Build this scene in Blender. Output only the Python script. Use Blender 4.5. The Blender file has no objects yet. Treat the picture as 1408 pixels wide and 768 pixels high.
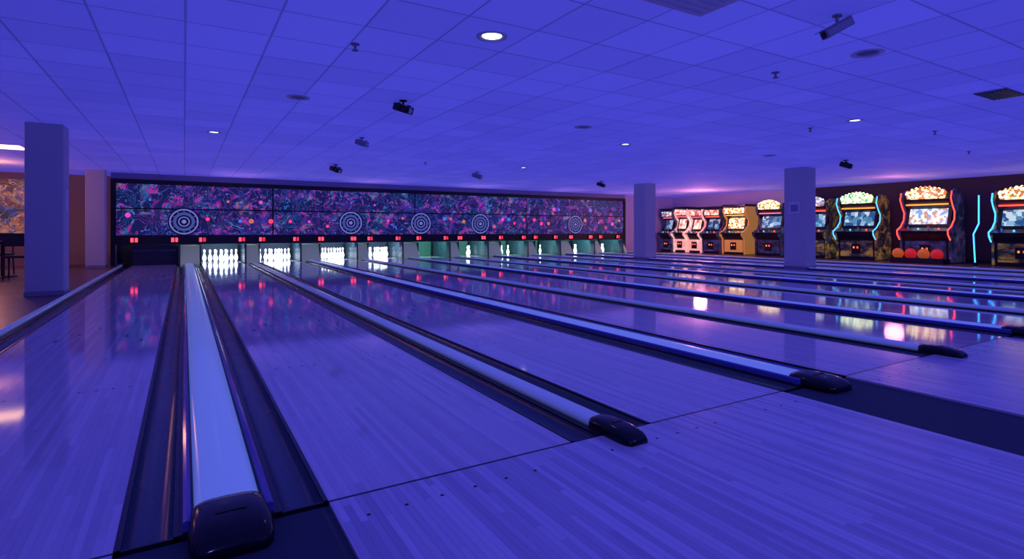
import bpy, math, random
from mathutils import Vector, Matrix
random.seed(7)
S = bpy.context.scene
S.view_settings.view_transform = 'Standard'
S.view_settings.look = 'None'
CZ = 2.65

# ------------------------------------------------------------------ materials
def newmat(name):
    m = bpy.data.materials.new(name); m.use_nodes = True
    return m, m.node_tree, m.node_tree.nodes['Principled BSDF']

def P(name, col, rough=0.5, metal=0.0, em=None, es=0.0, spec=0.5, coat=0.0):
    m, nt, b = newmat(name)
    b.inputs['Base Color'].default_value = (*col, 1)
    b.inputs['Roughness'].default_value = rough
    b.inputs['Metallic'].default_value = metal
    b.inputs['Specular IOR Level'].default_value = spec
    b.inputs['Coat Weight'].default_value = coat
    if em is not None:
        b.inputs['Emission Color'].default_value = (*em, 1)
        b.inputs['Emission Strength'].default_value = es
    n = nt.nodes.new('ShaderNodeTexNoise'); n.inputs['Scale'].default_value = 6
    g = nt.nodes.new('ShaderNodeNewGeometry')
    nt.links.new(g.outputs['Position'], n.inputs['Vector'])
    mr = nt.nodes.new('ShaderNodeMapRange')
    mr.inputs['To Min'].default_value = max(0.02, rough - 0.05)
    mr.inputs['To Max'].default_value = min(1, rough + 0.05)
    nt.links.new(n.outputs['Fac'], mr.inputs['Value'])
    nt.links.new(mr.outputs['Result'], b.inputs['Roughness'])
    return m

class N:
    def __init__(s, nt): s.nt = nt
    def new(s, t, **kw):
        n = s.nt.nodes.new(t)
        for k, v in kw.items(): setattr(n, k, v)
        return n
    def link(s, a, b): s.nt.links.new(a, b)
    def math(s, op, a, b=None, c=None):
        n = s.nt.nodes.new('ShaderNodeMath'); n.operation = op
        for i, v in enumerate([a, b, c]):
            if v is None: continue
            if isinstance(v, (int, float)): n.inputs[i].default_value = v
            else: s.nt.links.new(v, n.inputs[i])
        return n.outputs[0]
    def mix(s, f, a, b, mode='MIX'):
        n = s.nt.nodes.new('ShaderNodeMix'); n.data_type = 'RGBA'; n.blend_type = mode
        for i, v in ((0, f), (6, a), (7, b)):
            if isinstance(v, (int, float)): n.inputs[i].default_value = v
            elif isinstance(v, tuple): n.inputs[i].default_value = (*v, 1)
            else: s.nt.links.new(v, n.inputs[i])
        return n.outputs[2]
    def pos(s):
        g = s.nt.nodes.new('ShaderNodeNewGeometry')
        x = s.nt.nodes.new('ShaderNodeSeparateXYZ')
        s.nt.links.new(g.outputs['Position'], x.inputs[0])
        return g.outputs['Position'], x.outputs[0], x.outputs[1], x.outputs[2]
    def comb(s, x, y, z):
        n = s.nt.nodes.new('ShaderNodeCombineXYZ')
        for i, v in enumerate((x, y, z)):
            if isinstance(v, (int, float)): n.inputs[i].default_value = v
            else: s.nt.links.new(v, n.inputs[i])
        return n.outputs[0]
    def noise(s, vec, scale, detail=2, out='Fac', dist=0):
        n = s.nt.nodes.new('ShaderNodeTexNoise')
        n.inputs['Scale'].default_value = scale; n.inputs['Detail'].default_value = detail
        n.inputs['Distortion'].default_value = dist
        s.nt.links.new(vec, n.inputs['Vector'])
        return n.outputs[out]
    def ramp(s, f, stops, interp='LINEAR'):
        n = s.nt.nodes.new('ShaderNodeValToRGB'); n.color_ramp.interpolation = interp
        e = n.color_ramp.elements
        while len(e) < len(stops): e.new(0.5)
        for i, (p, c) in enumerate(stops):
            e[i].position = p; e[i].color = (*c, 1)
        s.nt.links.new(f, n.inputs[0])
        return n.outputs[0]

def boards(name, c1, c2, rough, bw=0.0275, seg=1.1, seam=0.5, spec=.5):
    m, nt, b = newmat(name); n = N(nt)
    p, x, y, z = n.pos()
    bi = n.math('FLOOR', n.math('DIVIDE', x, bw))
    w1 = n.new('ShaderNodeTexWhiteNoise', noise_dimensions='1D'); n.link(bi, w1.inputs['W'])
    yy = n.math('FLOOR', n.math('DIVIDE', n.math('ADD', y, n.math('MULTIPLY', w1.outputs[0], 7.0)), seg))
    w2 = n.new('ShaderNodeTexWhiteNoise', noise_dimensions='2D'); n.link(n.comb(bi, yy, 0), w2.inputs['Vector'])
    gr = n.noise(n.comb(n.math('MULTIPLY', x, 60), n.math('MULTIPLY', y, 3), 0), 1.0, 3)
    f = n.math('ADD', n.math('MULTIPLY', w2.outputs[0], 0.75), n.math('MULTIPLY', gr, 0.35))
    col = n.mix(f, c1, c2)
    fr = n.math('FRACT', n.math('DIVIDE', x, bw))
    edge = n.math('LESS_THAN', fr, 0.07)
    col = n.mix(n.math('MULTIPLY', edge, seam), col, tuple(v * 0.5 for v in c1))
    n.link(col, b.inputs['Base Color'])
    big = n.noise(p, 1.3, 2)
    mr = n.new('ShaderNodeMapRange'); mr.inputs['To Min'].default_value = rough * 0.8; mr.inputs['To Max'].default_value = rough * 1.25
    n.link(big, mr.inputs['Value']); n.link(mr.outputs[0], b.inputs['Roughness'])
    b.inputs['Specular IOR Level'].default_value = spec
    return m

M = {}
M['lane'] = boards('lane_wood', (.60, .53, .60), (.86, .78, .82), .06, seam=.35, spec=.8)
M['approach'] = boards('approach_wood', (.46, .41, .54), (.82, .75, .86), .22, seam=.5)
M['woodfloor'] = boards('lounge_floor', (.14, .07, .05), (.24, .12, .09), .3, bw=.12, seg=1.6)
M['gutter'] = P('gutter_plastic', (.045, .085, .12), .26)
M['dark'] = P('black_trim', (.012, .012, .02), .3)
M['darkmat'] = P('dark_carpet', (.03, .05, .075), .8)
M['rail'] = P('rail_white', (.78, .84, .9), .2, em=(.22, .38, 1), es=.07)  # rail and divider plastic given a faint blue glow of their own
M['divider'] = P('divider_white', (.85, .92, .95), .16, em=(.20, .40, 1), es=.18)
M['cap'] = P('black_gloss_cap', (.006, .006, .012), .13, spec=.35)
M['railblue'] = P('blue_glossy_rail', (.10, .10, .45), .15)
M['black'] = P('black_metal', (.008, .008, .012), .45)
M['column'] = P('column_paint', (.62, .62, .64), .7)
M['wall_light'] = P('wall_lilac', (.6, .55, .75), .8)
M['wall_tan'] = P('wall_tan', (.42, .26, .20), .8)
M['wall_dark'] = P('wall_maroon', (.10, .05, .07), .8)
M['wall_blue'] = P('wall_blue', (.3, .3, .45), .8)
M['pin'] = P('pin_white', (.9, .92, .95), .25, em=(.85, .92, 1), es=1.3)  # white glow put into the pins so they look brightly lit
M['pinred'] = P('pin_red', (.8, .05, .05), .3)
M['kick'] = P('kickback_board', (.52, .66, .40), .55, em=(.40, .55, .22), es=.13)  # olive glow in the boards stands in for light on their fronts
M['pitback'] = P('pit_curtain', (.03, .045, .08), .7)
M['pitteal'] = P('pit_curtain_teal', (.08, .20, .17), .7)
M['pitdark'] = P('pit_dark', (.02, .03, .05), .7)
M['grey'] = P('device_grey', (.3, .3, .38), .5)
M['white'] = P('white_plastic', (.8, .8, .85), .4)
M['chrome'] = P('chrome', (.7, .7, .75), .15, 1.0)
M['lamp'] = P('lamp_glow', (1, 1, 1), .4, em=(.75, .85, 1), es=5)
M['lampwarm'] = P('lamp_warm', (1, .8, .6), .4, em=(1, .5, .3), es=4)
M['red'] = P('red_led', (.6, .05, .05), .4, em=(1, .04, .07), es=3.0)
M['reddim'] = P('red_panel', (.3, .02, .03), .4, em=(1, .03, .06), es=1.0)
def glow(name, c, s): return P(name, c, .4, em=c, es=s)
M['n_red'] = glow('neon_red', (1, .05, .03), 3.5)
M['n_blue'] = glow('neon_blue', (.03, .3, 1), 4.0)
M['n_cyan'] = glow('neon_cyan', (.08, .5, 1), 1.8)
M['n_orange'] = glow('neon_orange', (1, .3, .04), 1.6)
M['n_pink'] = glow('neon_pink', (1, .15, .3), 1.2)
M['ball_red'] = P('ball_red', (.8, .04, .04), .25, em=(1, .03, .02), es=.3)
M['ball_orange'] = P('ball_orange', (.8, .25, .04), .25, em=(1, .18, .02), es=.25)

def ceiling_mat():
    m, nt, b = newmat('ceiling_tiles'); n = N(nt)
    p, x, y, z = n.pos(); T = .625
    fx = n.math('FRACT', n.math('DIVIDE', n.math('ADD', x, 50.0), T)); fy = n.math('FRACT', n.math('DIVIDE', n.math('ADD', y, 49.95), T))
    ln = n.math('MAXIMUM', n.math('LESS_THAN', fx, .03), n.math('LESS_THAN', fy, .03))
    ix = n.math('FLOOR', n.math('DIVIDE', n.math('ADD', x, 50.0), T)); iy = n.math('FLOOR', n.math('DIVIDE', n.math('ADD', y, 49.95), T))
    w = n.new('ShaderNodeTexWhiteNoise', noise_dimensions='2D'); n.link(n.comb(ix, iy, 0), w.inputs['Vector'])
    sp = n.noise(p, 90, 2)
    v = n.math('ADD', n.math('MULTIPLY', w.outputs[0], .14), n.math('ADD', .78, n.math('MULTIPLY', sp, .12)))
    v = n.math('MULTIPLY', v, n.math('SUBTRACT', 1.0, n.math('MULTIPLY', ln, .40)))
    col = n.mix(1.0, (.66, .66, .74), n.comb(v, v, v), 'MULTIPLY')
    n.link(col, b.inputs['Base Color']); b.inputs['Roughness'].default_value = .75
    em = n.mix(1.0, (.056, .058, .68), n.comb(v, v, v), 'MULTIPLY')   # blue glow added to the tiles, serving as the room's soft fill
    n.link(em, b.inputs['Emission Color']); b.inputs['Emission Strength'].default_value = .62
    return m
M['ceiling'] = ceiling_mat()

def art_mat(name, seed, strength=.55, hue=None, bg=(.018, .018, .085), lines=.55, lo=.42, hi=.62, lc=None):
    m, nt, b = newmat(name); n = N(nt)
    p, x, y, z = n.pos()
    v = n.comb(n.math('ADD', x, seed), n.math('ADD', z, seed * .7), n.math('MULTIPLY', y, .6))
    warp = n.noise(v, 1.6, 3, 'Color')
    vm = n.new('ShaderNodeVectorMath', operation='MULTIPLY_ADD'); n.link(warp, vm.inputs[0]); vm.inputs[1].default_value = (1.2, 1.2, 1.2); n.link(v, vm.inputs[2])
    v2 = vm.outputs[0]
    f1 = n.noise(v2, 2.4, 4)
    hues = hue
    c = n.ramp(f1, hues)
    msk = n.ramp(n.noise(v, 3.2, 5, dist=.8), [(lo, (0, 0, 0)), (hi, (1, 1, 1))])
    c = n.mix(msk, bg, c)
    f2 = n.noise(v2, 2.2, 1)
    l = n.math('LESS_THAN', n.math('ABSOLUTE', n.math('SUBTRACT', n.math('FRACT', n.math('MULTIPLY', f2, 9)), .5)), .055)
    c = n.mix(n.math('MULTIPLY', l, lines), c, n.ramp(n.noise(v, 1.1, 1), lc or [(.4, (.05, .35, .7)), (.5, (.55, .08, .5)), (.6, (.16, .26, 1))]))
    n.link(c, b.inputs['Base Color']); b.inputs['Roughness'].default_value = .45
    n.link(c, b.inputs['Emission Color']); b.inputs['Emission Strength'].default_value = strength
    return m
M['art'] = art_mat('mask_artwork', 3.3, .62, [(.28, (.02, .02, .12)), (.38, (.03, .04, .28)), (.46, (.08, .03, .30)), (.505, (.75, .03, .26)), (.53, (.05, .04, .28)), (.60, (.02, .24, .42)), (.66, (.65, .14, .04)), (.70, (.04, .05, .25))], (.010, .013, .085), .6, .50, .64)  # mask art lit by emission in its own colours
M['mural'] = art_mat('wall_mural', 11.0, .3, [(.3, (.10, .05, .03)), (.42, (.05, .10, .30)), (.47, (.45, .13, .06)), (.55, (.70, .35, .20)), (.60, (.05, .15, .35)), (.67, (.6, .10, .12)), (.75, (.7, .45, .3))], (.22, .08, .05), .8, .35, .5, [(.4, (.9, .7, .5)), (.6, (.2, .5, .9))])

def screen_mat(name, cols, strength, scale=9, seed=0.):
    m, nt, b = newmat(name); n = N(nt)
    p, x, y, z = n.pos()
    vo = n.new('ShaderNodeTexVoronoi'); vo.inputs['Scale'].default_value = scale; vo.distance = 'CHEBYCHEV'
    n.link(n.comb(n.math('ADD', y, seed), z, 0), vo.inputs['Vector'])
    sx = n.new('ShaderNodeSeparateColor'); n.link(vo.outputs['Color'], sx.inputs[0])
    k = len(cols)
    c = n.ramp(sx.outputs[0], [((i + .02) / k, cc) for i, cc in enumerate(cols)], 'CONSTANT')
    n.link(c, b.inputs['Emission Color']); b.inputs['Emission Strength'].default_value = strength
    b.inputs['Base Color'].default_value = (.02, .02, .02, 1); b.inputs['Roughness'].default_value = .15
    return m
M['scr_blue'] = screen_mat('screen_blue', [(.05, .18, .40), (.25, .45, .7), (.02, .08, .25), (.55, .7, .8), (.08, .25, .4)], 1.0, 8)
M['scr_white'] = screen_mat('screen_white', [(.5, .6, .9), (.9, .95, 1), (.2, .3, .6), (.5, .25, .15), (.7, .8, 1)], 1.4, 12, 3)
M['scr_dark'] = screen_mat('screen_dark', [(.03, .06, .2), (.1, .25, .5), (.02, .03, .1), (.3, .4, .6)], 1.0, 7, 5)
M['mq_gold'] = screen_mat('marquee_gold', [(1, .6, .2), (1, .9, .6), (.4, .1, .02), (1, .8, .4), (.25, .08, .02)], 2.3, 18, 2)
M['mq_green'] = screen_mat('marquee_green', [(.6, 1, .3), (1, 1, .7), (.05, .3, .08), (1, .8, .4), (.1, .25, .3)], 2.1, 18, 6)
M['mq_pink'] = screen_mat('marquee_pink', [(1, .4, .35), (1, .75, .7), (.6, .1, .1), (.9, .45, .3)], 1.4, 9, 8)
M['mq_white'] = screen_mat('marquee_white', [(.8, .85, 1), (.2, .3, .6), (.7, .3, .3), (.3, .1, .15)], 1.2, 12, 9)
M['side_art'] = art_mat('cabinet_art', 21.0, .28, [(.3, (.02, .02, .04)), (.45, (.35, .16, .03)), (.55, (.60, .38, .05)), (.62, (.05, .02, .08)), (.7, (.03, .12, .2)), (.8, (.3, .05, .03))], (.02, .016, .02), .25)
M['side_blue'] = art_mat('cabinet_art_blue', 31.0, .28, [(.3, (.015, .015, .04)), (.48, (.03, .05, .18)), (.56, (.12, .04, .16)), (.7, (.04, .15, .25)), (.8, (.3, .06, .06))], (.015, .012, .03), .25)
M['side_gold'] = P('cabinet_gold', (.65, .36, .10), .4, em=(1, .42, .08), es=.25)
M['side_pink'] = art_mat('cabinet_art_pink', 41.0, .9, [(.3, (.6, .12, .10)), (.45, (.9, .45, .4)), (.55, (1, .75, .7)), (.65, (.7, .15, .12)), (.8, (.9, .5, .3))], (.8, .35, .3), .2)
M['cab'] = P('cabinet_black', (.018, .016, .03), .3)

# ------------------------------------------------------------------ mesh builder
class MB:
    def __init__(s): s.v = []; s.f = []; s.m = []; s.mats = []; s.sm = []
    def mi(s, k):
        if k not in s.mats: s.mats.append(k)
        return s.mats.index(k)
    def add(s, vs, fs, k, smooth=False, T=None):
        o = len(s.v)
        for v in vs:
            v = Vector(v)
            s.v.append(T @ v if T else v)
        i = s.mi(k)
        for f in fs: s.f.append([o + a for a in f]); s.m.append(i); s.sm.append(smooth)
    def box(s, x0, x1, y0, y1, z0, z1, k, T=None):
        vs = [(x0, y0, z0), (x1, y0, z0), (x1, y1, z0), (x0, y1, z0), (x0, y0, z1), (x1, y0, z1), (x1, y1, z1), (x0, y1, z1)]
        s.add(vs, [(0, 3, 2, 1), (4, 5, 6, 7), (0, 1, 5, 4), (1, 2, 6, 5), (2, 3, 7, 6), (3, 0, 4, 7)], k, T=T)
    def bbox(s, x0, x1, y0, y1, z0, z1, k, b=.01, T=None):
        def ring(d, z): return [(x0 + d, y0, z), (x1 - d, y0, z), (x1, y0 + d, z), (x1, y1 - d, z), (x1 - d, y1, z), (x0 + d, y1, z), (x0, y1 - d, z), (x0, y0 + d, z)]
        def ring2(z): return [(x0 + b, y0 + b, z), (x1 - b, y0 + b, z), (x1 - b, y0 + b, z), (x1 - b, y1 - b, z), (x1 - b, y1 - b, z), (x0 + b, y1 - b, z), (x0 + b, y1 - b, z), (x0 + b, y0 + b, z)]
        vs = ring2(z0) + ring(b, z0 + b) + ring(b, z1 - b) + ring2(z1)
        fs = []
        for r in range(3):
            for i in range(8):
                j = (i + 1) % 8
                fs.append((r * 8 + i, r * 8 + j, r * 8 + 8 + j, r * 8 + 8 + i))
        fs.append(tuple(range(7, -1, -1))); fs.append(tuple(range(24, 32)))
        s.add(vs, fs, k, T=T)
    def prism(s, prof, a0, a1, axis, k, smooth=False, T=None, caps=True):
        def mk(p, a):
            if axis == 'y': return (p[0], a, p[1])
            if axis == 'x': return (a, p[0], p[1])
            return (p[0], p[1], a)
        n = len(prof); vs = [mk(p, a0) for p in prof] + [mk(p, a1) for p in prof]
        fs = [(i, (i + 1) % n, n + (i + 1) % n, n + i) for i in range(n)]
        s.add(vs, fs, k, smooth, T)
        if caps:
            s.add(vs, [tuple(range(n - 1, -1, -1)), tuple(range(n, 2 * n))], k, False, T)
    def strip(s, prof, a0, a1, k, smooth=True):
        n = len(prof); vs = [(p[0], a0, p[1]) for p in prof] + [(p[0], a1, p[1]) for p in prof]
        s.add(vs, [(i, i + 1, n + i + 1, n + i) for i in range(n - 1)], k, smooth)
    def lathe(s, prof, c, k, seg=12, T=None, smooth=True):
        vs = []; fs = []; n = len(prof)
        for i in range(seg):
            a = 2 * math.pi * i / seg
            for r, z in prof: vs.append((c[0] + r * math.cos(a), c[1] + r * math.sin(a), c[2] + z))
        for i in range(seg):
            j = (i + 1) % seg
            for q in range(n - 1): fs.append((i * n + q, j * n + q, j * n + q + 1, i * n + q + 1))
        s.add(vs, fs, k, smooth, T)
    def cyl(s, p0, p1, r, k, seg=10, r1=None, T=None):
        p0 = Vector(p0); p1 = Vector(p1); d = (p1 - p0); L = d.length
        q = d.to_track_quat('Z', 'Y').to_matrix().to_4x4(); q.translation = p0
        r1 = r if r1 is None else r1
        TT = (T @ q) if T else q
        s.lathe([(r, 0), (r1, L)], (0, 0, 0), k, seg, TT)
        s.add([(r * math.cos(2 * math.pi * i / seg), r * math.sin(2 * math.pi * i / seg), 0) for i in range(seg)], [tuple(range(seg - 1, -1, -1))], k, T=TT)
        s.add([(r1 * math.cos(2 * math.pi * i / seg), r1 * math.sin(2 * math.pi * i / seg), L) for i in range(seg)], [tuple(range(seg))], k, T=TT)
    def tube(s, pts, r, k, T=None):
        for a, b in zip(pts[:-1], pts[1:]): s.cyl(a, b, r, k, 8, T=T)
    def sphere(s, c, r, k, T=None, seg=14):
        prof = [(r * math.sin(math.pi * i / 8) + (1e-4 if i in (0, 8) else 0), -r * math.cos(math.pi * i / 8)) for i in range(9)]
        s.lathe(prof, c, k, seg, T)
    def loft(s, rings, k, smooth=True):
        n = len(rings[0]); vs = [v for r in rings for v in r]; fs = []
        for i in range(len(rings) - 1):
            for j in range(n):
                jj = (j + 1) % n
                fs.append((i * n + j, i * n + jj, (i + 1) * n + jj, (i + 1) * n + j))
        fs.append(tuple(range(n - 1, -1, -1))); fs.append(tuple(range((len(rings) - 1) * n, len(rings) * n)))
        s.add(vs, fs, k, smooth)
    def obj(s, name, parent=None):
        me = bpy.data.meshes.new(name); me.from_pydata([tuple(v) for v in s.v], [], s.f)
        for k in s.mats: me.materials.append(M[k])
        for p, mi, sm in zip(me.polygons, s.m, s.sm): p.material_index = mi; p.use_smooth = sm
        me.update()
        o = bpy.data.objects.new(name, me); S.collection.objects.link(o)
        if parent: o.parent = parent
        return o

def simple(name, *args):
    mb = MB(); mb.box(*args); return mb.obj(name)

# ------------------------------------------------------------------ layout
YF = 2.1
YE = 19.15
L_, GB, GA = 1.115, .51, .72
lanes = [(-1.28, -.19)]
x = .46
for k in range(5):
    lanes.append((x, x + L_)); lanes.append((x + L_ + GB, x + 2 * L_ + GB)); x += 2 * L_ + GB + GA
gaps = [(lanes[i][1], lanes[i + 1][0]) for i in range(len(lanes) - 1)]
XR = 20.9; XL = -7.5; YB = -6.0; YFAR = 21.6
LR = lanes[-1][1]

mb = MB(); mb.box(XL, XR, YB, YFAR, -.3, -.13, 'pitdark'); mb.obj('floor')
simple('floor_lounge', XL, -1.56, YB, 20.6, -.13, 0, 'woodfloor')
simple('floor_walkway', LR + .45, XR, YB, 19.5, -.13, 0, 'woodfloor')

segs = [(-1.56, lanes[0][1])]
for k in range(5):
    segs.append((lanes[1 + 2 * k][0], lanes[2 + 2 * k][1] if k < 4 else LR + .45))
for a, b in segs:
    mb = MB(); mb.box(a, b, YB, YF - .008, -.13, 0, 'approach')
    n = int((b - a) / .14)
    for i in range(n):
        xx = a + .10 + i * .14
        if (i % 8) in (6, 7): continue
        mb.lathe([(.0001, .0012), (.007, .0012), (.008, 0)], (xx, YF - .17, 0), 'dark', 8)
    mb.obj('approach_floor')
for i, (a, b) in enumerate(gaps):
    if i % 2 == 0:
        mb = MB(); mb.box(a + .001, b - .001, YB + .01, YF - .008, -.13, -.012, 'darkmat')
        mb.box(a + .02, a + .035, YB + .01, YF - .02, -.0121, -.011, 'dark'); mb.box(b - .035, b - .02, YB + .01, YF - .02, -.0121, -.011, 'dark')
        mb.obj('ball_return_track')
mb = MB()
for a, b in lanes: mb.box(a, b, YF - .008, YF + .004, -.05, .0008, 'dark')
mb.obj('foul_line')

for a, b in lanes:
    mb = MB(); mb.box(a, b, YF + .004, 20.75, -.13, 0, 'lane')
    c = (a + b) / 2; w = b - a
    for j in range(-3, 4):
        xx = c + j * w / 8.2; yy = YF + 4.9 - abs(j) * .3
        mb.add([(xx - .014, yy - .06, .001), (xx + .014, yy - .06, .001), (xx, yy + .1, .001)], [(0, 1, 2)], 'dark')
    for j in range(-5, 6):
        if j == 0 or abs(j) == 1: continue
        mb.lathe([(.0001, .001), (.009, .001), (.01, 0)], (c + j * w / 12.5, YF + 2.2, 0), 'dark', 8)
    mb.obj('bowling_lane')

def divider_root():
    e = bpy.data.objects.new('lane_divider', None); e.empty_display_size = .1
    S.collection.objects.link(e); return e

def gutter(x0, x1, y0, y1, parent):
    mb = MB()
    n = 8; pts = []
    for i in range(n + 1):
        t = math.pi * i / n
        cx = (x0 + x1) / 2; rr = (x1 - x0) / 2 - .015
        pts.append((cx - rr * math.cos(t), -.002 - .06 * math.sin(t) ** .8))
    mb.strip(pts, y0, y1, 'gutter')
    mb.box(x0, x0 + .016, y0, y1, -.1, .004, 'dark'); mb.box(x1 - .016, x1, y0, y1, -.1, .004, 'dark')
    mb.box(x0, x1, y0, y0 + .01, -.1, -.002, 'dark')
    mb.obj('gutter', parent)

def dome(x0, x1, z0, z1, n=8):
    c = (x0 + x1) / 2; r = (x1 - x0) / 2
    return [(x0, z0)] + [(c - r * math.cos(math.pi * i / n), z1 - (1 - math.sin(math.pi * i / n)) * min(.03, z1 - z0)) for i in range(n + 1)] + [(x1, z0)]

def capmesh(mb, c, hw, y0, y1, z):
    rings = []
    prof = [(0, .74, .30), (.04, .88, .55), (.12, 1.0, .78), (.35, 1.06, 1.0), (.65, 1.04, 1.05), (.9, 1.0, .97), (1, .95, .90)]
    for t, w, h in prof:
        y = y0 + (y1 - y0) * t; r = []
        m = 12
        r.append((c - hw * w, y, -.010))
        for i in range(m + 1):
            a = math.pi * i / m
            r.append((c - hw * w * math.copysign(abs(math.cos(a)) ** .6, math.cos(a)), y, z * h * math.sin(a) ** .5 if 0 < i < m else .01))
        r.append((c + hw * w, y, -.010))
        rings.append(r)
    mb.loft(rings, 'cap')
    mb.box(c - hw * .4, c + hw * .4, y0 + (y1 - y0) * .5, y0 + (y1 - y0) * .58, z * .9, z * 1.06, 'black')

for i, (a, b) in enumerate(gaps):
    c = (a + b) / 2; wide = i % 2 == 0
    hw = .105 if wide else .055
    sp = hw + (.045 if wide else .02)
    spans = [(YF, 18.8)]
    if abs(c - 13.95) < .3: spans = [(YF, 8.33), (8.92, 14.03), (14.62, 18.8)]
    root = divider_root()
    for si, (s0, s1) in enumerate(spans):
        gutter(a + .002, c - sp, s0 + .004, s1, root); gutter(c + sp, b - .002, s0 + .004, s1, root)
        mb = MB()
        mb.box(c - sp + .001, c + sp - .001, s0 + .002, s1, -.11, .006, 'dark')
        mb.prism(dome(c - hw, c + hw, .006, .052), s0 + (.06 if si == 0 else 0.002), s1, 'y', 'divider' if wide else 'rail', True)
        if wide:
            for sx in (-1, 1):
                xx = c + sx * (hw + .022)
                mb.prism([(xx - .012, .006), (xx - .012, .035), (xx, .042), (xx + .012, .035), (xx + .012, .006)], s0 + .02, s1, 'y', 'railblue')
        if si == 0: capmesh(mb, c, hw + .013, YF - .19, YF + .11, .066 if wide else .062)
        mb.obj('bumper_rail', root)
root = divider_root()
gutter(-1.455, -1.282, YF, 18.8, root)
mb = MB(); mb.box(-1.555, -1.457, YF, 18.8, -.11, .01, 'dark'); mb.prism(dome(-1.54, -1.475, .01, .055), YF + .1, 18.8, 'y', 'rail', True)
capmesh(mb, -1.507, .045, YF - .1, YF + .14, .065); mb.obj('bumper_rail', root)
root = divider_root()
gutter(LR + .002, LR + .22, YF, 18.8, root)
mb = MB(); mb.box(LR + .221, LR + .449, YF, 18.8, -.12, .01, 'dark'); mb.prism(dome(LR + .28, LR + .38, .01, .06), YF, 18.8, 'y', 'rail', True); mb.obj('bumper_rail', root)

# ------------------------------------------------------------------ masking wall
MX0, MX1 = -1.78, 17.45
mb = MB()
mb.box(MX0, MX1, YE, YE + .12, 2.36, 2.48, 'black')
mb.box(MX0, MX1, YE, YE + .12, .60, .86, 'black')
mb.box(MX0, MX0 + .1, YE - .02, YE + .12, 0, 2.36, 'black')
mb.box(MX1 - .08, MX1, YE - .02, YE + .12, 0, 2.36, 'black')
seams = [MX0 + .1, 2.46, 7.27, 12.1, MX1 - .08]
for a, b in zip(seams[:-1], seams[1:]):
    mb.box(a + .025, b - .025, YE + .02, YE + .08, .87, 1.62, 'art')
    mb.box(a + .025, b - .025, YE + .02, YE + .08, 1.66, 2.35, 'art')
mb.box(MX0 + .05, MX1 - .05, YE + .06, YE + .1, .86, 2.36, 'black')
def disc(mb, cx, cz, r0, r1, y, k, seg=28):
    vs = []
    for i in range(seg):
        a = 2 * math.pi * i / seg
        vs += [(cx + r0 * math.cos(a), y, cz + r0 * math.sin(a)), (cx + r1 * math.cos(a), y, cz + r1 * math.sin(a))]
    mb.add(vs, [(2 * i, 2 * ((i + 1) % seg), 2 * ((i + 1) % seg) + 1, 2 * i + 1) for i in range(seg)], k)
M['ring_a'] = glow('ring_lilac', (.28, .30, .62), .5); M['ring_b'] = P('ring_navy', (.02, .03, .12), .5)
M['ring_c'] = glow('ring_slate', (.10, .18, .42), .35)
M['dot_r'] = glow('dot_red', (1, .04, .10), 1.4); M['dot_m'] = glow('dot_magenta', (.9, .08, .5), .8); M['dot_o'] = glow('dot_orange', (1, .3, .1), .5); M['dot_b'] = glow('dot_blue', (.1, .3, .9), .5)
for cx in (0, 4.94, 7.5, 9.96, 14.6):
    for r0, r1, k in ((.0005, .42, 'ring_b'), (.34, .38, 'ring_a'), (.20, .28, 'ring_c'), (.12, .15, 'ring_a'), (.0006, .06, 'ring_a')):
        disc(mb, cx, 1.27, r0, r1, YE + (.018 if k == 'ring_b' else .016), k)
    for j in range(12):   # tick marks round the target
        a = 2 * math.pi * j / 12
        disc(mb, cx + .31 * math.cos(a), 1.27 + .31 * math.sin(a), .0005, .014, YE + .0155, 'ring_a', 8)
rr = random.Random(5)
xx = MX0 + .4
while xx < MX1 - .3:
    if min(abs(xx - c) for c in (0, 4.94, 7.5, 9.96, 14.6)) > .5:
        k = rr.choice(['dot_r', 'dot_r', 'dot_m', 'dot_o', 'dot_m', 'dot_b'])
        disc(mb, xx, rr.choice([1.35, 1.3, 1.45, 1.15, 1.9]), .0005, rr.uniform(.035, .085), YE + .015, k, 14)
    xx += rr.uniform(.25, .6)
for i, (a, b) in enumerate(lanes):
    for e in ((a + .05, b - .05) if i % 2 == 0 else (a + .02, b - .02)):
        mb.box(e - .13, e + .13, YE - .03, YE + .001, .63, .83, 'black')
        mb.box(e - .085, e - .012, YE - .034, YE - .029, .67, .79, 'red')
        mb.box(e + .018, e + .085, YE - .034, YE - .029, .67, .79, 'reddim' if i % 3 else 'red')
mb.obj('masking_unit')
simple('wall_header', MX0, MX1, YE + .03, YE + .1, 2.481, CZ, 'wall_blue')

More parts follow.
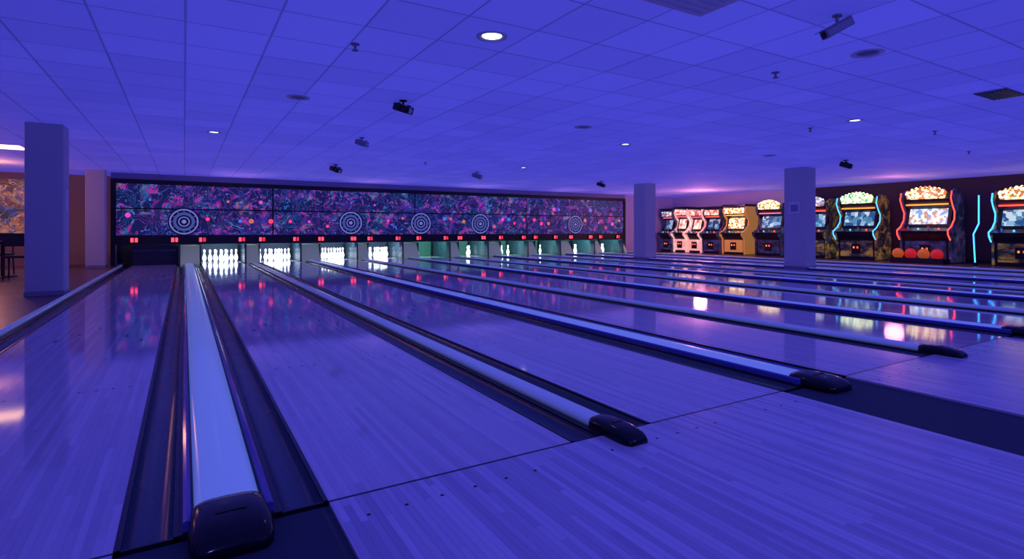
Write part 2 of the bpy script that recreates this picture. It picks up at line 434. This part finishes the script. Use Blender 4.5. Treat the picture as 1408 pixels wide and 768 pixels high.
mb = MB(); mb.box(MX0, MX1, 20.8, 20.85, -.13, 2.3, 'pitdark'); mb.obj('pit_back_wall')
lit = {1: 22, 2: 22, 3: 20, 4: 19, 5: 14, 6: 13, 7: 14, 8: 13, 9: 16, 10: 13}
pinprof = [(.0001, .002), (.027, .002), (.034, .02), (.052, .07), (.0605, .115), (.058, .15), (.044, .20), (.027, .25), (.0235, .275), (.027, .31), (.033, .345), (.031, .375), (.019, .395), (.0001, .402)]
sets = {1: range(10), 2: range(10), 3: range(10), 4: range(10), 5: (6, 3, 7), 6: (0, 2, 5, 9), 7: (0, 1, 2, 3, 5), 8: (4, 5, 8), 9: (0, 1, 2, 4, 3), 10: (2, 5, 1)}
for i, (a, b) in enumerate(lanes):
    c = (a + b) / 2
    if i > 0:
        mb = MB(); pos = []
        for r in range(4):
            for k in range(r + 1): pos.append((c + (k - r / 2) * .305, 19.5 + r * .264))
        for k in sets[i]:
            px, py = pos[k]
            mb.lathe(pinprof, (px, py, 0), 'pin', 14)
            mb.lathe([(.0262, .262), (.0248, .268), (.0242, .275), (.0248, .281)], (px, py, 0), 'pinred', 14)
            mb.lathe([(.0280, .243), (.0300, .238), (.0305, .236)], (px, py, 0), 'pinred', 14)
        mb.obj('bowling_pins')
        mb = MB(); mb.box(a + .02, b - .02, 20.6, 20.64, .003, .62, 'pitback' if i < 5 else 'pitteal'); mb.obj('pit_curtain')
        ld = bpy.data.lights.new('pit_light', 'AREA'); ld.shape = 'RECTANGLE'; ld.size = .95; ld.size_y = .12
        ld.energy = lit[i]; ld.color = (.62, .82, 1.0) if i < 5 else (.45, 1, .85)
        lo = bpy.data.objects.new('pit_light', ld); S.collection.objects.link(lo)
        lo.location = (c, 19.32, .72); lo.rotation_euler = (math.radians(38), 0, 0)
    else:
        mb = MB(); mb.box(a + .01, b - .01, YE + .03, YE + .09, .002, .58, 'pitdark'); mb.box(a + .01, b - .01, YE + .02, YE + .03, .40, .44, 'gutter'); mb.obj('pit_shutter')
kk = gaps + [(LR + .02, MX1 - .1)]
for a, b in kk:
    mb = MB()
    mb.prism([(YE - .32, -.1), (YE - .32, .012), (YE - .05, .42), (YE + .05, .55), (20.5, .55), (20.5, -.1)], a + .10, b - .06, 'x', 'kick')
    mb.box(a + .045, a + .095, YE - .2, 20.55, -.1, .58, 'gutter')
    mb.box(b - .055, b - .02, YE - .1, 20.55, -.1, .58, 'gutter')
    mb.obj('kickback_divider')

# ------------------------------------------------------------------ shell
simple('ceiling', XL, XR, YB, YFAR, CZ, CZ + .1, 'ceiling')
simple('wall_left', XL - .15, XL, YB, YFAR, -.1, CZ, 'wall_blue')
simple('wall_back', XL, XR, YB - .15, YB, -.1, CZ, 'wall_blue')
simple('wall_far', MX1, XR, 19.5, 19.65, 0, CZ, 'wall_light')
mb = MB(); mb.box(XL, -1.79, 20.6, 20.75, -.1, CZ, 'wall_tan'); mb.obj('wall_lounge')
mb = MB(); mb.box(-6.5, -3.1, 20.55, 20.595, .6, 2.45, 'mural'); mb.obj('wall_mural')
simple('wall_right', XR, XR + .15, YB, 13.0, -.1, CZ, 'wall_dark')
simple('wall_right_arcade', XR, XR + .15, 13.0, 19.5, -.1, CZ, 'wall_light')
mb = MB(); mb.box(XR - .02, XR - .001, YB, 19.45, 0, .12, 'dark'); mb.obj('baseboard_right')
def column(x0, x1, y0, y1, sign=False, z0=0.0):
    mb = MB(); mb.bbox(x0, x1, y0, y1, z0, CZ, 'column', .012)
    mb.bbox(x0 - .008, x1 + .008, y0 - .008, y1 + .008, z0, .08, 'grey', .006)
    if sign:
        mb.box(x0 - .008, x0 + .001, y0 + .12, y0 + .40, 1.45, 1.75, 'white'); mb.box(x0 - .010, x0 - .007, y0 + .16, y0 + .36, 1.50, 1.68, 'wall_blue')
    return mb.obj('column')
column(-2.07, -1.6, 10.9, 11.35)
column(-2.26, -1.83, 18.4, 18.85)
column(13.69, 14.22, 8.35, 8.9, True, -.129)
column(13.69, 14.22, 14.05, 14.6, False, -.129)
mb = MB(); mb.box(-1.599, -1.588, 10.95, 11.2, 1.3, 1.65, 'white'); mb.obj('wall_notice')

# ------------------------------------------------------------------ ceiling devices
def downlight(x, y, r=.11, on=True, e=0):
    mb = MB(); mb.lathe([(r, 0), (r + .03, -.004), (r + .03, -.012), (r, -.016), (r * .8, -.004)], (x, y, CZ), 'white', 20)
    mb.lathe([(.0001, -.003), (r * .85, -.003)], (x, y, CZ), 'lamp' if on else 'grey', 20)
    mb.obj('recessed_downlight' if on else 'ceiling_speaker')
    if e:
        ld = bpy.data.lights.new('downlight_lamp', 'SPOT'); ld.energy = e; ld.spot_size = 1.8; ld.spot_blend = .8; ld.shadow_soft_size = .08
        ld.color = (.6, .75, 1); lo = bpy.data.objects.new('downlight_lamp', ld); S.collection.objects.link(lo); lo.location = (x, y, CZ - .05)
downlight(2.24, 4.10, .105, True, 6)
for p in ((.43, 10.45), (7.22, 7.92), (8.6, 4.46), (7.6, 12.2)): downlight(*p, .085)
for p in ((1.21, 7.19), (5.44, 2.71), (5.44, 6.94), (11.0, 7.5)): downlight(*p, .11, False)
def sprinkler(x, y):
    mb = MB(); mb.lathe([(.04, 0), (.04, -.008), (.012, -.012), (.012, -.05), (.03, -.055), (.03, -.06), (.0001, -.062)], (x, y, CZ), 'grey', 12); mb.obj('fire_sprinkler')
for p in ((1.3, 4.9), (10.7, 4.28), (5.3, 3.54), (8.65, 5.17), (5.0, 12.5), (14, 5)): sprinkler(*p)
def beamer(x, y, k='black', s=1.0, rot=0.5):
    T = Matrix.Translation((x, y, CZ)) @ Matrix.Rotation(rot, 4, 'Z') @ Matrix.Scale(s, 4)
    mb = MB(); mb.lathe([(.06, 0), (.06, -.015), (.0001, -.016)], (0, 0, 0), k, 12, T)
    mb.cyl((0, 0, -.01), (0, 0, -.07), .015, k, 8, T=T)
    R = T @ Matrix.Translation((0, 0, -.12)) @ Matrix.Rotation(.35, 4, 'X')
    mb.bbox(-.10, .10, -.13, .13, -.055, .055, k, .015, T=R)
    mb.box(-.115, -.10, -.03, .03, -.03, .07, k, T=R); mb.box(.10, .115, -.03, .03, -.03, .07, k, T=R)
    mb.cyl((0, -.13, 0), (0, -.155, 0), .04, 'chrome', 12, T=R)
    mb.obj('stage_light')
beamer(2.39, 6.72, s=.85); beamer(2.71, 9.77, 'grey', .8); beamer(3.26, 14.1); beamer(7.07, 13.8, 'grey'); beamer(11.96, 14.3); beamer(13.3, 7.1)
T = Matrix.Translation((4.30, 2.36, CZ)) @ Matrix.Rotation(math.radians(-110), 4, 'Z')
mb = MB(); mb.lathe([(.035, 0), (.035, -.012), (.0001, -.013)], (0, 0, 0), 'grey', 12, T); mb.cyl((0, 0, -.01), (0, 0, -.07), .012, 'grey', 8, T=T)
R = T @ Matrix.Translation((0, 0, -.10)) @ Matrix.Rotation(.5, 4, 'X')
mb.bbox(-.042, .042, -.13, .13, -.034, .034, 'grey', .008, T=R); mb.box(-.048, .048, -.155, .12, .034, .040, 'grey', T=R); mb.cyl((0, -.13, 0), (0, -.135, 0), .025, 'dark', 12, T=R)
mb.obj('security_camera')
def vent(x, y, sx, sy, k='dark'):
    mb = MB(); mb.box(x - sx, x + sx, y - sy, y + sy, CZ - .012, CZ - .001, 'white' if k != 'dark' else 'grey')
    n = 8
    for i in range(n):
        yy = y - sy * .85 + i * sy * 1.7 / (n - 1); mb.box(x - sx * .9, x + sx * .9, yy - .012, yy + .012, CZ - .02, CZ - .011, k)
    mb.obj('air_vent')
vent(8.45, 2.71, .3, .16); vent(3.1, 2.60, .3, .3, 'white')
mb = MB(); mb.box(-3.35, -2.75, 14.1, 14.7, CZ - .015, CZ - .001, 'lampwarm'); mb.obj('ceiling_light_panel')

# ------------------------------------------------------------------ arcade cabinets
XM = 19.55
def cabinet(yc, w, h=2.35, scr='scr_blue', mq='mq_gold', side='side_art', neon=None, crown=True, balls=None, trim='n_orange', depth=1.2, name='arcade_cabinet'):
    T = Matrix.Translation((XM, yc, 0)) @ Matrix.Diagonal((depth / 1.2, 1, h / 2.35, 1))
    mb = MB(); hw = w / 2
    side_prof = [(.18, .02), (.16, .70), (.0, .86), (-.02, .98), (.22, 1.08), (.42, 1.30), (.46, 1.52), (.30, 1.72), (.20, 1.92), (.26, 2.12), (.45, 2.20), (.80, 2.18), (1.0, 2.0), (1.08, 1.6), (1.02, 1.2), (1.15, .8), (1.15, .02)]
    for sgn in (-1, 1):
        y0 = sgn * hw; y1 = sgn * (hw - .05)
        mb.prism(side_prof, min(y0, y1), max(y0, y1), 'y', side, T=T)
    body = [(.24, .02), (.22, .70), (.10, .86), (.10, .94), (.30, 1.04), (.52, 1.30), (.56, 1.56), (.36, 1.74), (.28, 1.92), (.34, 2.10), (.80, 2.12), (.95, 1.6), (1.05, .8), (1.05, .02)]
    mb.prism(body, -hw + .05, hw - .05, 'y', 'cab', T=T)
    def q(xa, za, xb, zb, ya, yb, k, t=.02):
        d = Vector((xb - xa, 0, zb - za)).normalized(); n = Vector((-d.z, 0, d.x)) * t
        a = Vector((xa, 0, za)); b = Vector((xb, 0, zb)); vs = []
        for pnt in (a, b, b + n, a + n):
            vs += [(pnt.x, ya, pnt.z), (pnt.x, yb, pnt.z)]
        mb.add(vs, [(0, 1, 3, 2), (2, 3, 5, 4), (4, 5, 7, 6), (6, 7, 1, 0), (0, 2, 4, 6), (1, 7, 5, 3)], k, T=T)
    q(.36, 1.09, .52, 1.68, -hw + .08, hw - .08, 'black', .03)
    q(.345, 1.17, .478, 1.63, -hw + .17, hw - .17, scr, .02)
    q(-.02, .93, .26, 1.03, -hw + .02, hw - .02, 'cab', .04)
    for j, yy in enumerate([-.3, -.1, .1, .3]):
        mb.cyl((.08, yy * w, .98), (.07, yy * w, 1.05 + (.06 if j % 2 else 0)), .025, ('n_red', 'chrome', 'n_cyan', 'chrome')[j], 8, T=T)
    if crown:
        n = 9; pts = [(-hw * .72, 1.93)]
        for j in range(n * 2 + 1):
            t = j / (n * 2); yy = -hw * .80 + 2 * hw * .80 * t
            zz = 2.12 + .14 * math.sin(math.pi * t) + (.06 if j % 2 else 0)
            pts.append((yy, zz))
        pts.append((hw * .72, 1.93))
        mb.prism(pts, .17, .26, 'x', mq, T=T)
    else:
        mb.box(.20, .27, -hw + .10, hw - .10, 1.84, 2.08, mq, T=T)
        mb.box(.18, .9, -hw - .01, hw + .01, 2.14, 2.24, 'cab', T=T)
    mb.box(.27, .34, -hw + .12, hw - .12, 1.74, 1.78, trim, T=T)
    mb.box(.19, .235, -hw * .8, hw * .8, .12, .66, side, T=T)
    mb.box(.17, .20, -.14, .14, .22, .55, 'black', T=T)
    mb.box(.155, .172, -.08, -.04, .40, .46, 'n_red', T=T); mb.box(.155, .172, .04, .08, .40, .46, 'n_orange', T=T)
    mb.box(.2, 1.1, -hw, hw, 0, .03, 'black', T=T)
    if neon:
        path = [(-.04, .98), (-.02, .86), (.13, .70)]
        path2 = [(-.04, .98), (.20, 1.10), (.40, 1.30), (.43, 1.52), (.28, 1.72), (.17, 1.92), (.23, 2.13)]
        for sgn in (-1, 1):
            for pp in (path, path2):
                mb.tube([(a, sgn * hw, z) for a, z in pp], .018, neon, T=T)
    if balls:
        mb.box(-.25, .17, -hw * .95, hw * 1.15, 0.0, .14, 'black', T=T)
        mb.box(-.27, -.24, -hw * .95, hw * 1.15, 0.0, .16, 'cab', T=T)
        for j, yy in enumerate((-.62, -.10, .42, .94)):
            mb.sphere((-.06, yy * hw, .28), .16, ('ball_red', 'ball_orange')[j % 2], T)
    return mb.obj(name)
cabinet(5.86, 1.3, 2.28, 'scr_blue', 'mq_gold', 'side_art', 'n_blue', True, None, 'n_red')
cabinet(8.16, 1.36, 2.42, 'scr_white', 'mq_gold', 'side_blue', 'n_red', True, True, 'n_orange')
cabinet(10.2, 1.3, 2.36, 'scr_blue', 'mq_green', 'side_art', 'n_cyan', True, None, 'n_orange')
cabinet(11.75, 1.1, 2.3, 'scr_blue', 'mq_white', 'side_art', None, True, None, 'n_red')
cabinet(13.5, 1.15, 2.25, 'scr_blue', 'mq_gold', 'side_blue', None, True, None, 'n_pink')
cabinet(15.1, 1.1, 2.2, 'mq_gold', 'mq_gold', 'side_gold', None, False, None, 'n_orange')
cabinet(16.25, .9, 2.15, 'scr_dark', 'mq_pink', 'side_blue', None, False, None, 'n_red')
cabinet(17.15, .75, 2.15, 'mq_pink', 'mq_pink', 'side_pink', None, False, None, 'n_pink')
cabinet(18.0, .75, 2.2, 'mq_pink', 'mq_pink', 'side_pink', None, False, None, 'n_pink')
cabinet(18.85, .75, 2.15, 'scr_dark', 'mq_white', 'side_blue', None, False, None, 'n_pink')
mb = MB(); mb.cyl((19.35, 6.76, 0), (19.35, 6.76, .1), .05, 'black', 12); mb.tube([(19.35, 6.76, .05), (19.35, 6.80, .9), (19.3, 6.66, 1.2), (19.3, 6.66, 2.0)], .018, 'n_blue'); mb.obj('neon_light_stand')

# ------------------------------------------------------------------ lounge furniture
def table(x, y):
    mb = MB(); mb.bbox(x - .4, x + .4, y - .4, y + .4, .74, .78, 'cab', .008)
    mb.cyl((x, y, .02), (x, y, .74), .035, 'black', 10); mb.lathe([(.0001, .03), (.24, .02), (.25, 0)], (x, y, 0), 'black', 16); mb.obj('cafe_table')
def chair(x, y, r):
    T = Matrix.Translation((x, y, 0)) @ Matrix.Rotation(r, 4, 'Z'); mb = MB()
    mb.bbox(-.22, .22, -.22, .22, .44, .49, 'cab', .01, T)
    for a in (-.19, .19):
        for b in (-.19, .19): mb.cyl((a * 1.1, b * 1.1, 0), (a, b, .45), .014, 'black', 8, T=T)
        mb.cyl((a, .19, .45), (a, .24, .95), .014, 'black', 8, T=T)
    mb.bbox(-.21, .21, .215, .25, .68, .95, 'cab', .008, T); mb.obj('cafe_chair')
table(-3.35, 15.8); chair(-2.95, 15.1, math.pi); chair(-3.6, 16.7, 0); chair(-3.9, 15.2, 1.9)
table(-3.1, 18.6); chair(-3.1, 17.8, math.pi)

# ------------------------------------------------------------------ lights
def pt(name, loc, e, col, r=.1):
    ld = bpy.data.lights.new(name, 'POINT'); ld.energy = e; ld.color = col; ld.shadow_soft_size = r
    o = bpy.data.objects.new(name, ld); S.collection.objects.link(o); o.location = loc
def spot(name, loc, tgt, e, col, size=2.2, r=.15):
    ld = bpy.data.lights.new(name, 'SPOT'); ld.energy = e; ld.color = col; ld.spot_size = size; ld.spot_blend = 1; ld.shadow_soft_size = r
    o = bpy.data.objects.new(name, ld); S.collection.objects.link(o); o.location = loc
    o.rotation_euler = (Vector(tgt) - Vector(loc)).to_track_quat('-Z', 'Y').to_euler()
pt('lounge_lamp', (-4.0, 17.5, 2.2), 36, (1, .34, .16))
pt('lounge_lamp', (-5.0, 12.5, 2.2), 24, (1, .38, .2))
pt('arcade_side_fill', (18.2, 15.5, 1.9), 75, (1, .30, .5), .25)  # added pink point lamps tinting the right-hand ceiling, no fixture modelled
pt('arcade_side_fill', (18.6, 8.5, 2.1), 18, (1, .3, .45), .25)
for x, y in ((-.5, -2.5), (5, -2.5), (11, -2.0)):
    spot('blacklight', (x, y, 2.5), (x + .8, y + 6, 0.0), 100, (.22, .18, 1))
spot('near_ceiling_fill', (2.0, -1.5, 1.6), (4.5, 5.0, 2.65), 24, (.22, .26, 1), 2.3)  # added spot behind the camera, makes the near ceiling paler
for x in (1.5, 5.5, 9.5, 13.5, 16.5):
    spot('far_ceiling_fill', (x, 18.6, 1.3), (x, 18.1, 2.65), 26, (.65, .28, 1), 1.7, .05)  # added violet spots washing the ceiling in front of the mask

w = bpy.data.worlds.new('world'); S.world = w; w.use_nodes = True
w.node_tree.nodes['Background'].inputs[0].default_value = (.05, .05, .4, 1)
w.node_tree.nodes['Background'].inputs[1].default_value = .2

# ------------------------------------------------------------------ camera
cd = bpy.data.cameras.new('camera'); cam = bpy.data.objects.new('camera', cd); S.collection.objects.link(cam)
cam.location = (0, 0, 1.0); cam.rotation_euler = (math.pi / 2, 0, -math.radians(30.73))
cd.sensor_width = 36; cd.lens = 758.6 * 36 / 1408; cd.shift_y = -67 / 1408; cd.clip_start = .05
S.camera = cam
